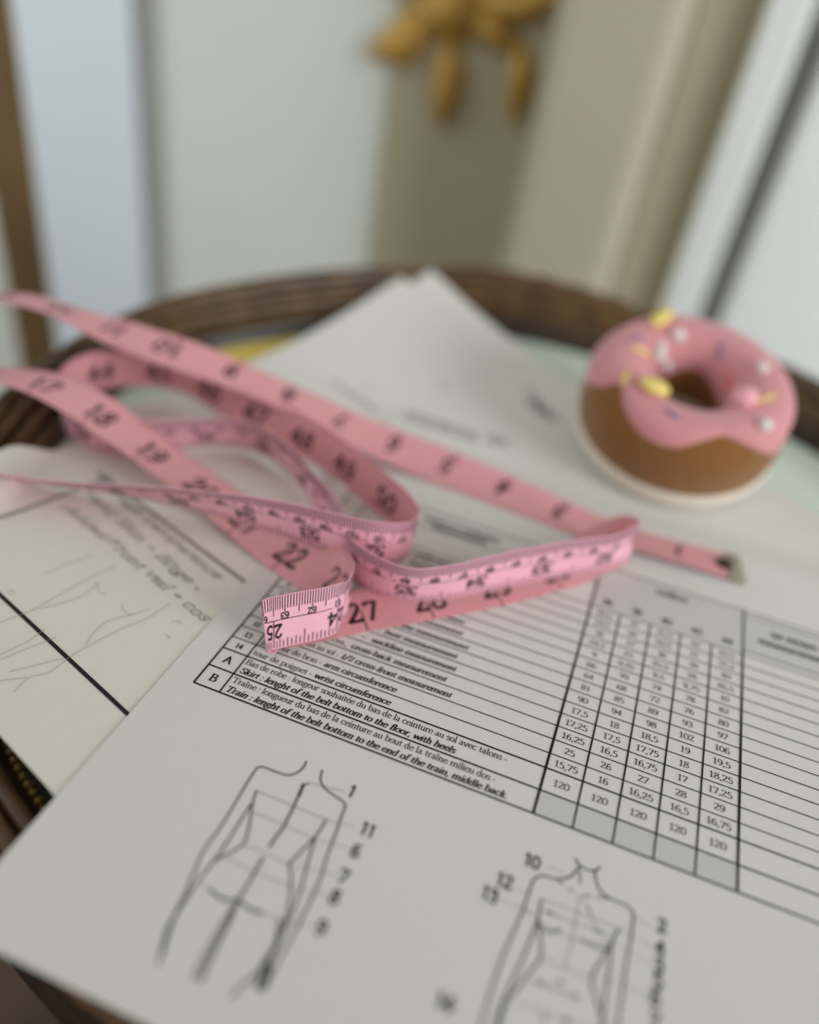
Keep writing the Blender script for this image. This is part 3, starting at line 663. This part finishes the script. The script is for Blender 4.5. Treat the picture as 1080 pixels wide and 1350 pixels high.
YH = 11.35
rows = [0, KB, KB + KA] + [KB + KA + H * i for i in range(1, 15)]
for cell in [(c, 0, c + 1, KB) for c in range(5)] + [(0, YT, 5, YH), (5, YT + 0.25, XR, YH - 0.25)]:
    ik = Ink(chmap2, 0.6)
    ik.rect(*cell)
    tag(ik.build('shaded_cell', M_CELL, chart), 'grey shaded table cell')
ik = Ink(chmap, 0.6)
for k, y in enumerate(rows):
    ik.strip([(XL, y), (XR, y)], 0.026 if k < 3 else 0.017)
ik.strip([(XL, YH), (XR, YH)], 0.024)
ik.strip([(XL, YH - 1.1), (0, YH - 1.1)], 0.015)
ik.strip([(5, YH - 0.25), (XR, YH - 0.25)], 0.02)
ik.strip([(5, YT + 0.25), (XR, YT + 0.25)], 0.02)
for x, hw, top in ((XL, 0.027, YH), (XN, 0.022, YH), (0, 0.035, YH), (1, 0.024, YT), (2, 0.024, YT), (3, 0.024, YT), (4, 0.024, YT), (5, 0.035, YH), (XR, 0.03, YH)):
    ik.strip([(x, 0), (x, top)], hw)
ik.build('rule_print', M_INK, chart)

ik = Ink(chmap, 0.6)
TX = -8.72
write(ik, 'Traîne : longueur du bas de la ceinture au bout de la traîne milieu dos -', TX, 0.475, 0.14, fit=7.6)
write(ik, 'Train : lenght of the belt bottom to the end of the train, middle back.', TX, 0.115, 0.14, fit=8.0, bold=True, shear=0.2)
write(ik, 'Bas de robe : longeur souhaitée du bas de la ceinture au sol avec talons -', TX, KB + 0.47, 0.14, fit=7.72)
write(ik, 'Skirt : lenght of the belt bottom to the floor, with heels', TX, KB + 0.115, 0.14, fit=6.36, bold=True, shear=0.2)
def row_y(n):
    return KB + KA + (14 - n) * H
for n_, fr, en, x1, x2 in ((14, 'tour de poignet - ', 'wrist circumference', -6.8, -4.5), (13, 'grosseur de bras - ', 'arm circumference', -6.75, -4.52),
                           (12, 'carrure devant au sol - ', '1/2 cross-front measurement', -6.45, -3.04), (11, 'carrure dos, ', 'cross-back measurement', -6.35, -3.36),
                           (10, 'encolure - ', 'neckline measurement', -5.9, -3.23), (9, 'longueur de buste - ', 'bust measurement', -5.7, -3.35),
                           (8, 'tour de taille - ', 'waist line measurement', -6.1, -3.15), (7, 'tour de hanches - ', 'hips measurement', -6.2, -3.5),
                           (6, 'tour de poitrine - ', 'chest measurement', -6.2, -3.6), (5, 'dos - ', 'back measurement', -6.8, -4.4),
                           (4, 'devant - ', 'front measurement', -6.8, -4.2), (3, 'milieu devant - ', 'middle front measurement', -6.2, -3.2),
                           (2, 'longueur dos - ', 'back lenght measurement', -6.2, -3.4), (1, 'milieu dos - ', 'middle back measurement', -6.2, -3.4)):
    y = row_y(n_) + 0.13
    write(ik, fr, TX, y, 0.14, fit=x1 - TX)
    write(ik, en, x1, y, 0.14, fit=x2 - x1, bold=True, shear=0.2)
write(ik, 'mesures en centimetres', -6.6, YH - 0.62, 0.2, bold=True, fit=2.9)
write(ik, 'measurements', -6.2, YH - 0.98, 0.2, bold=True, fit=2.1)
write(ik, 'tailles', 2.0, YH - 0.62, 0.2, bold=True, fit=1.1)
write(ik, 'sur mesure', 5.9, YH - 1.0, 0.22, bold=True, fit=1.5)
write(ik, 'measurements', 5.5, YH - 1.55, 0.22, bold=True, fit=2.4)
for s, y, x0, wd in (('tour de taille et longueur de la robe', 18.05, -10.0, 3.4), ('measurements of the dress and train', 17.6, -10.0, 3.5), ('date', 18.3, -6.2, 1.0), ('hauteur', 17.9, -6.2, 1.0)):
    write(ik, s, x0, y, 0.2, fit=wd)
ik.build('row_text', M_INK, chart)

ik = Ink(chmap, 0.6)
for k in range(1, 15):
    write(ik, str(k), (XL + XN) / 2, row_y(k) + 0.15, 0.14, anchor=0.5, bold=k > 9)
write(ik, 'A', (XL + XN) / 2, KB + 0.26, 0.18, anchor=0.5, bold=True)
write(ik, 'B', (XL + XN) / 2, 0.26, 0.18, anchor=0.5, bold=True)
CELLS = {14: '15,75 16 16,25 16,5 16,75', 13: '25 26 27 28 29', 12: '16,25 16,5 16,75 17 17,25', 11: '17,25 17,5 17,75 18 18,25', 10: '17,5 18 18,5 19 19,5',
         9: '90 94 98 102 106', 8: '81 85 89 93 97', 7: '64 68 72 76 80', 6: '66 70 74 78 82', 5: '9 9,25 9,5 9,75 10', 4: '24,5 25 25,5 26 26,5', 3: '36 37 38 39 40', 2: '19,5 20 20,5 21 21,5', 1: '40,5 41 41,5 42 42,5'}
for r, s in CELLS.items():
    for c, t in enumerate(s.split()):
        write(ik, t, c + 0.5, row_y(r) + 0.16, 0.15, anchor=0.5, ex=(1.14, 0))
for c in range(5):
    write(ik, '120', c + 0.5, KB + 0.28, 0.15, anchor=0.5, ex=(1.14, 0))
    write(ik, str(36 + 2 * c), c + 0.5, YT + 0.3, 0.2, anchor=0.5, bold=True)
ik.build('cell_print', M_INK, chart)

for name, fig, nums in (('body_outline', FIG_BACK, FIG_BACK_NUM), ('body_outline', FIG_FRONT, FIG_FRONT_NUM)):
    ik, ig = Ink(chmap, 0.3), Ink(chmap2, 0.5)
    for wd, P in fig:
        (ig if wd < 0.038 else ik).strip(smoothpts(P, 4), wd * 0.33)
    for t, x, y in nums:
        write(ik, t, x, y - 0.16, 0.235, anchor=0.5, sans=0.028)
    q = ik.build(name, M_INK, chart)
    ig.build('measuring_line', M_THINGREY, q)

# ------------------------------------------------------------------ tape measure
TW = 1.76
INCH = 25.4 / 10.8
TH = 0.03
class Ribbon:
    """rows of (inch, centre, direction across), joined by a smooth curve"""
    def __init__(self, data, sub=14):
        n = len(data)
        R = []
        for i in range(n - 1):
            P = [data[max(i - 1, 0)], data[i], data[i + 1], data[min(i + 2, n - 1)]]
            # cubic Hermite on the inch coordinate (rows are unevenly spaced)
            h = P[2][0] - P[1][0]
            def slope(a, b, c_):
                h0, h1 = b[0] - a[0], c_[0] - b[0]
                if h0 <= 0 or h1 <= 0:
                    return [(c_[d] - a[d]) / (h0 + h1) for d in range(1, 7)]
                return [((b[d] - a[d]) / h0 * h1 + (c_[d] - b[d]) / h1 * h0) / (h0 + h1) for d in range(1, 7)]
            m1, m2 = slope(P[0], P[1], P[2]), slope(P[1], P[2], P[3])
            for k in range(sub):
                t = k / sub
                a_, b_, c_, d_ = 2 * t ** 3 - 3 * t * t + 1, t ** 3 - 2 * t * t + t, -2 * t ** 3 + 3 * t * t, t ** 3 - t * t
                R.append([P[1][0] + h * t] + [a_ * P[1][d + 1] + b_ * h * m1[d] + c_ * P[2][d + 1] + d_ * h * m2[d] for d in range(6)])
        R.append(list(data[-1]))
        self.s = [r[0] for r in R]
        self.c = [Vector(r[1:4]) for r in R]
        self.m = len(R)
        self.w, self.n = [], []
        for i in range(self.m):
            w_ = Vector(R[i][4:7]).normalized()
            T = self.c[min(i + 1, self.m - 1)] - self.c[max(i - 1, 0)]
            T = (T - w_ * T.dot(w_)).normalized()
            self.w.append(w_)
            self.n.append(T.cross(w_))
    def at(self, s, w_, off):
        i = min(max(bisect.bisect_right(self.s, s) - 1, 0), self.m - 2)
        t = min(max((s - self.s[i]) / (self.s[i + 1] - self.s[i]), 0.0), 1.0)
        c = self.c[i].lerp(self.c[i + 1], t)
        wv = self.w[i].lerp(self.w[i + 1], t)
        nv = self.n[i].lerp(self.n[i + 1], t)
        return sheet(c + wv * (w_ * TW) + nv * off)

RB_ = Ribbon(TAPE)
tape = thing('tape_measure', W(sheet((-6, 8, 0))), 'pink vinyl tape measure in loose loops across the papers', 'tape measure')
V, F = [], []
SS = 3
idx = list(range(0, RB_.m))
for i in idx:
    s = RB_.s[i]
    for w_, o_ in ((-0.5, -TH / 2), (-0.5, TH / 2), (0.5, TH / 2), (0.5, -TH / 2)):
        V.append(W(RB_.at(s, w_, o_)))
n_ = len(idx)
F = grid_faces(n_, 4, False, True) + [(3, 2, 1, 0), tuple(4 * (n_ - 1) + k for k in range(4))]
band = mesh_obj('tape_band', V, F, (M_TAPE_A, M_TAPE_B), tape)
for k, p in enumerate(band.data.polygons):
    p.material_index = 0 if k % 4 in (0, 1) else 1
OFF = TH / 2 + 0.008
# print: face A looks along +normal (top of figures at the +w edge), face B along -normal (top of figures at the -w edge)
faceA = lambda x, y: RB_.at(x / INCH, y / TW, OFF)
faceB = lambda x, y: RB_.at(x / INCH, y / TW, -OFF)
numA, tickA, numB, tickB = Ink(faceA, 0.2), Ink(faceA, 0.4), Ink(faceB, 0.2), Ink(faceB, 0.4)
for k in range(1, 60):
    x = k * INCH
    t = str(k)
    sz = 0.43 * TW * 5 / 7
    lst = [(t, 0.5)] if len(t) == 1 else [(t[0], 1.12), (t[1], -0.12)]
    for ch, an in lst:
        write(numA, ch, x + 0.1, -0.27 * TW, sz, anchor=an, sans=0.064, ey=(0.16, 1))
    tickA.strip([(x + 0.13, 0.0), (x, -0.5 * TW)], 0.02)
    # face B: everything turned half round, the reading direction still runs with the tape
    szb = 0.235 * TW * 5 / 7
    for ch, an in ([(t, 0.5)] if len(t) == 1 else [(t[0], 1.12), (t[1], -0.12)]):
        write(numB, ch, x, -0.035 * TW, szb * 1.05, anchor=an, sans=0.042, ex=(1.25, 0), ey=(0, -1))
    tickB.strip([(x, 0.04 * TW), (x, -0.47 * TW)], 0.022)
CM = INCH / 2.54
for k in range(1, 152):
    x = k * CM
    write(numB, str(k), x, 0.175 * TW, 0.115 * TW * 5 / 7, anchor=0.5, sans=0.022, ex=(1.2, 0), ey=(0, -1))
faintA = Ink(faceA, 0.4)
for k in range(1, 1524):
    x = k * CM / 10
    ln = 0.31 if k % 10 == 0 else (0.36 if k % 5 == 0 else 0.25)
    tickB.strip([(x, 0.495 * TW), (x, (0.5 - ln) * TW)], 0.0165)
    if k % 2 == 0:
        faintA.strip([(x, 0.49 * TW), (x, 0.40 * TW)], 0.016)
for k in range(1, 60 * 16):
    if k % 16:
        x = k * INCH / 16
        ln = 0.26 if k % 8 == 0 else (0.16 if k % 2 == 0 else 0.13)
        tickB.strip([(x, -0.48 * TW), (x, (-0.48 + ln) * TW)], 0.018)
tickB.strip([(0.4, 0.05 * TW), (59.8 * INCH, 0.05 * TW)], 0.014)
numA.build('inch_print', M_TAPE_INK, band)
tag(tickA.build('inch_mark_print', M_TAPE_INK, band), kind='stuff')
tag(faintA.build('fine_mark_print', M_TAPE_FAINT, band), kind='stuff')
numB.build('reverse_print', M_TAPE_INK, band)
tag(tickB.build('reverse_mark_print', M_TAPE_INK, band), kind='stuff')
# metal end with its rivet
V = []
for s, e in ((-0.0, 0.0), (0.02, 0.02), (0.24, 0.02), (0.26, 0.0)):
    for w_, o_ in ((-0.51, -0.035 - e), (-0.51, 0.035 + e), (0.51, 0.035 + e), (0.51, -0.035 - e)):
        V.append(W(RB_.at(s, w_, o_)))
tip = tag(mesh_obj('metal_tip', V, grid_faces(4, 4, False, True) + [(3, 2, 1, 0), (12, 13, 14, 15)], M_METAL, tape), 'pale metal end cap of the tape')
V, F = [], []
for j, (r, h) in enumerate(((0.36, 0.05), (0.34, 0.10), (0.2, 0.13), (0.0, 0.14))):
    for k in range(14):
        a = 2 * math.pi * k / 14
        V.append(W(RB_.at(0.30 + r * math.cos(a) / INCH, r * math.sin(a) / TW, h)))
mesh_obj('rivet', V, grid_faces(4, 14, False, True), M_RIVET, tip, True)

# ------------------------------------------------------------------ donut pincushion
DX, DY, DZ = 1.28, 21.1, 0.36
R0, AR, DH = 2.95, 1.33, 4.1
TILT = math.radians(13.0)
donut = thing('donut_pincushion', W((DX, DY, DZ)), 'felt donut pincushion with pink icing and beads sitting on the papers', 'pincushion')
def dpt(th, ps, grow=0.0):
    """th: round the ring (0 = +x), ps: round the section (0 = outer side, 90 = top)"""
    c, s = math.cos(ps), math.sin(ps)
    e = 0.86
    r = R0 + (AR + grow) * math.copysign(abs(c) ** e, c)
    z = max(DH / 2 + (DH / 2 + grow) * math.copysign(abs(s) ** e, s), 0.0)
    x, y = r * math.cos(th), r * math.sin(th)
    q = y + R0 + 0.3                     # it leans a little towards the viewer
    return (DX + x, DY - R0 - 0.3 + q * math.cos(TILT) - z * math.sin(TILT), DZ + max(z * math.cos(TILT) + q * math.sin(TILT), 0.02))
NT, NP = 96, 40
V = [W(dpt(2 * math.pi * i / NT, 2 * math.pi * j / NP)) for i in range(NT) for j in range(NP)]
mesh_obj('dough_ring', V, grid_faces(NT, NP, True, True), M_DOUGH, donut, True)
# cream felt base wrapping the bottom quarter
NB = 16
V = [W(dpt(2 * math.pi * i / NT, math.radians(-160 + 142 * j / (NB - 1)), 0.17 if 0 < j < NB - 1 else 0.0)) for i in range(NT) for j in range(NB)]
mesh_obj('felt_base', V, grid_faces(NT, NB, True), M_CREAM, donut, True)
# icing: lower edge of each azimuth (deg from +x) in section degrees; the viewer is at -95 deg
NI = 22
V = []
for i in range(NT * 2):
    d = 360.0 * i / (NT * 2)
    lo_e = polar(ICING_EDGE, d)
    hi_e = 168 + 8 * math.sin(math.radians(d * 3))
    for j in range(NI):
        t = j / (NI - 1)
        g = 0.16 * min(1, min(t, 1 - t) * 9 + 0.05)
        V.append(W(dpt(math.radians(d), math.radians(lo_e + (hi_e - lo_e) * t), g)))
mesh_obj('icing', V, grid_faces(NT * 2, NI, True), M_ICING, donut, True)

def ellipsoid(name, c, axes, material, parent, label=None, rx=(1, 0, 0), ry=(0, 1, 0), rz=(0, 0, 1), nu=16, nv=10):
    V = []
    for i in range(nu):
        a = 2 * math.pi * i / nu
        for j in range(nv):
            b = math.pi * (j / (nv - 1) - 0.5)
            q = (axes[0] * math.cos(a) * math.cos(b), axes[1] * math.sin(a) * math.cos(b), axes[2] * math.sin(b))
            V.append(W(tuple(c[d] + rx[d] * q[0] + ry[d] * q[1] + rz[d] * q[2] for d in range(3))))
    return tag(mesh_obj(name, V, grid_faces(nu, nv, True), material, parent, True), label)

def on_icing(deg, sec, g=0.16):
    th, ps = math.radians(deg), math.radians(sec)
    p = Vector(dpt(th, ps, g))
    q1 = (Vector(dpt(th + 0.02, ps, g)) - p).normalized()
    q2 = (Vector(dpt(th, ps + 0.02, g)) - p).normalized()
    return p, q1, q2, q1.cross(q2).normalized()

def deco(name, deg, sec, axes, material, label=None, spin=0.0, lift=0.0):
    p, a, b, n = on_icing(deg, sec)
    x = a * math.cos(spin) + b * math.sin(spin)
    y = -a * math.sin(spin) + b * math.cos(spin)
    return ellipsoid(name, tuple(p + n * lift), axes, material, donut, label, tuple(x), tuple(y), tuple(n))

DECO_AT['button1'] = [234, 104]
def put(key, name, axes, material, label, spin=0.0, lift=0.0):
    deco(name, DECO_AT[key][0], DECO_AT[key][1], axes, material, label, spin, lift)
put('button1', 'button', (0.64, 0.52, 0.26), M_YBEAD, 'pale yellow oval button', 0.9, 0.22)
put('button2', 'button', (0.8, 0.35, 0.26), M_YBEAD, 'pale yellow oval button', 0.6, 0.1)
for k, sp in (('strip1', 1.0), ('strip2', 0.3), ('strip3', 1.0)):
    put(k, 'sprinkle', (0.1, 0.55, 0.08), M_YBEAD, 'pale yellow stitched sprinkle', sp)
for k, r in (('pearl1', 0.28), ('pearl2', 0.27), ('pearl3', 0.22), ('pearl4', 0.22), ('pearl5', 0.26), ('pearl6', 0.24)):
    put(k, 'bead', (r, r, r), M_WBEAD, 'pearl white bead', 0, r * 0.5)
put('pom', 'pompom', (0.5, 0.5, 0.42), M_PBEAD, 'pale pink pompom', 0, 0.2)
put('orange', 'sprinkle', (0.14, 0.5, 0.1), M_OBEAD, 'orange stitched sprinkle', 0.5)
for k, sp in (('violet1', 1.2), ('violet2', 0.4), ('violet3', 1.3)):
    put(k, 'sprinkle', (0.12, 0.42, 0.09), M_VBEAD, 'violet stitched sprinkle', sp)
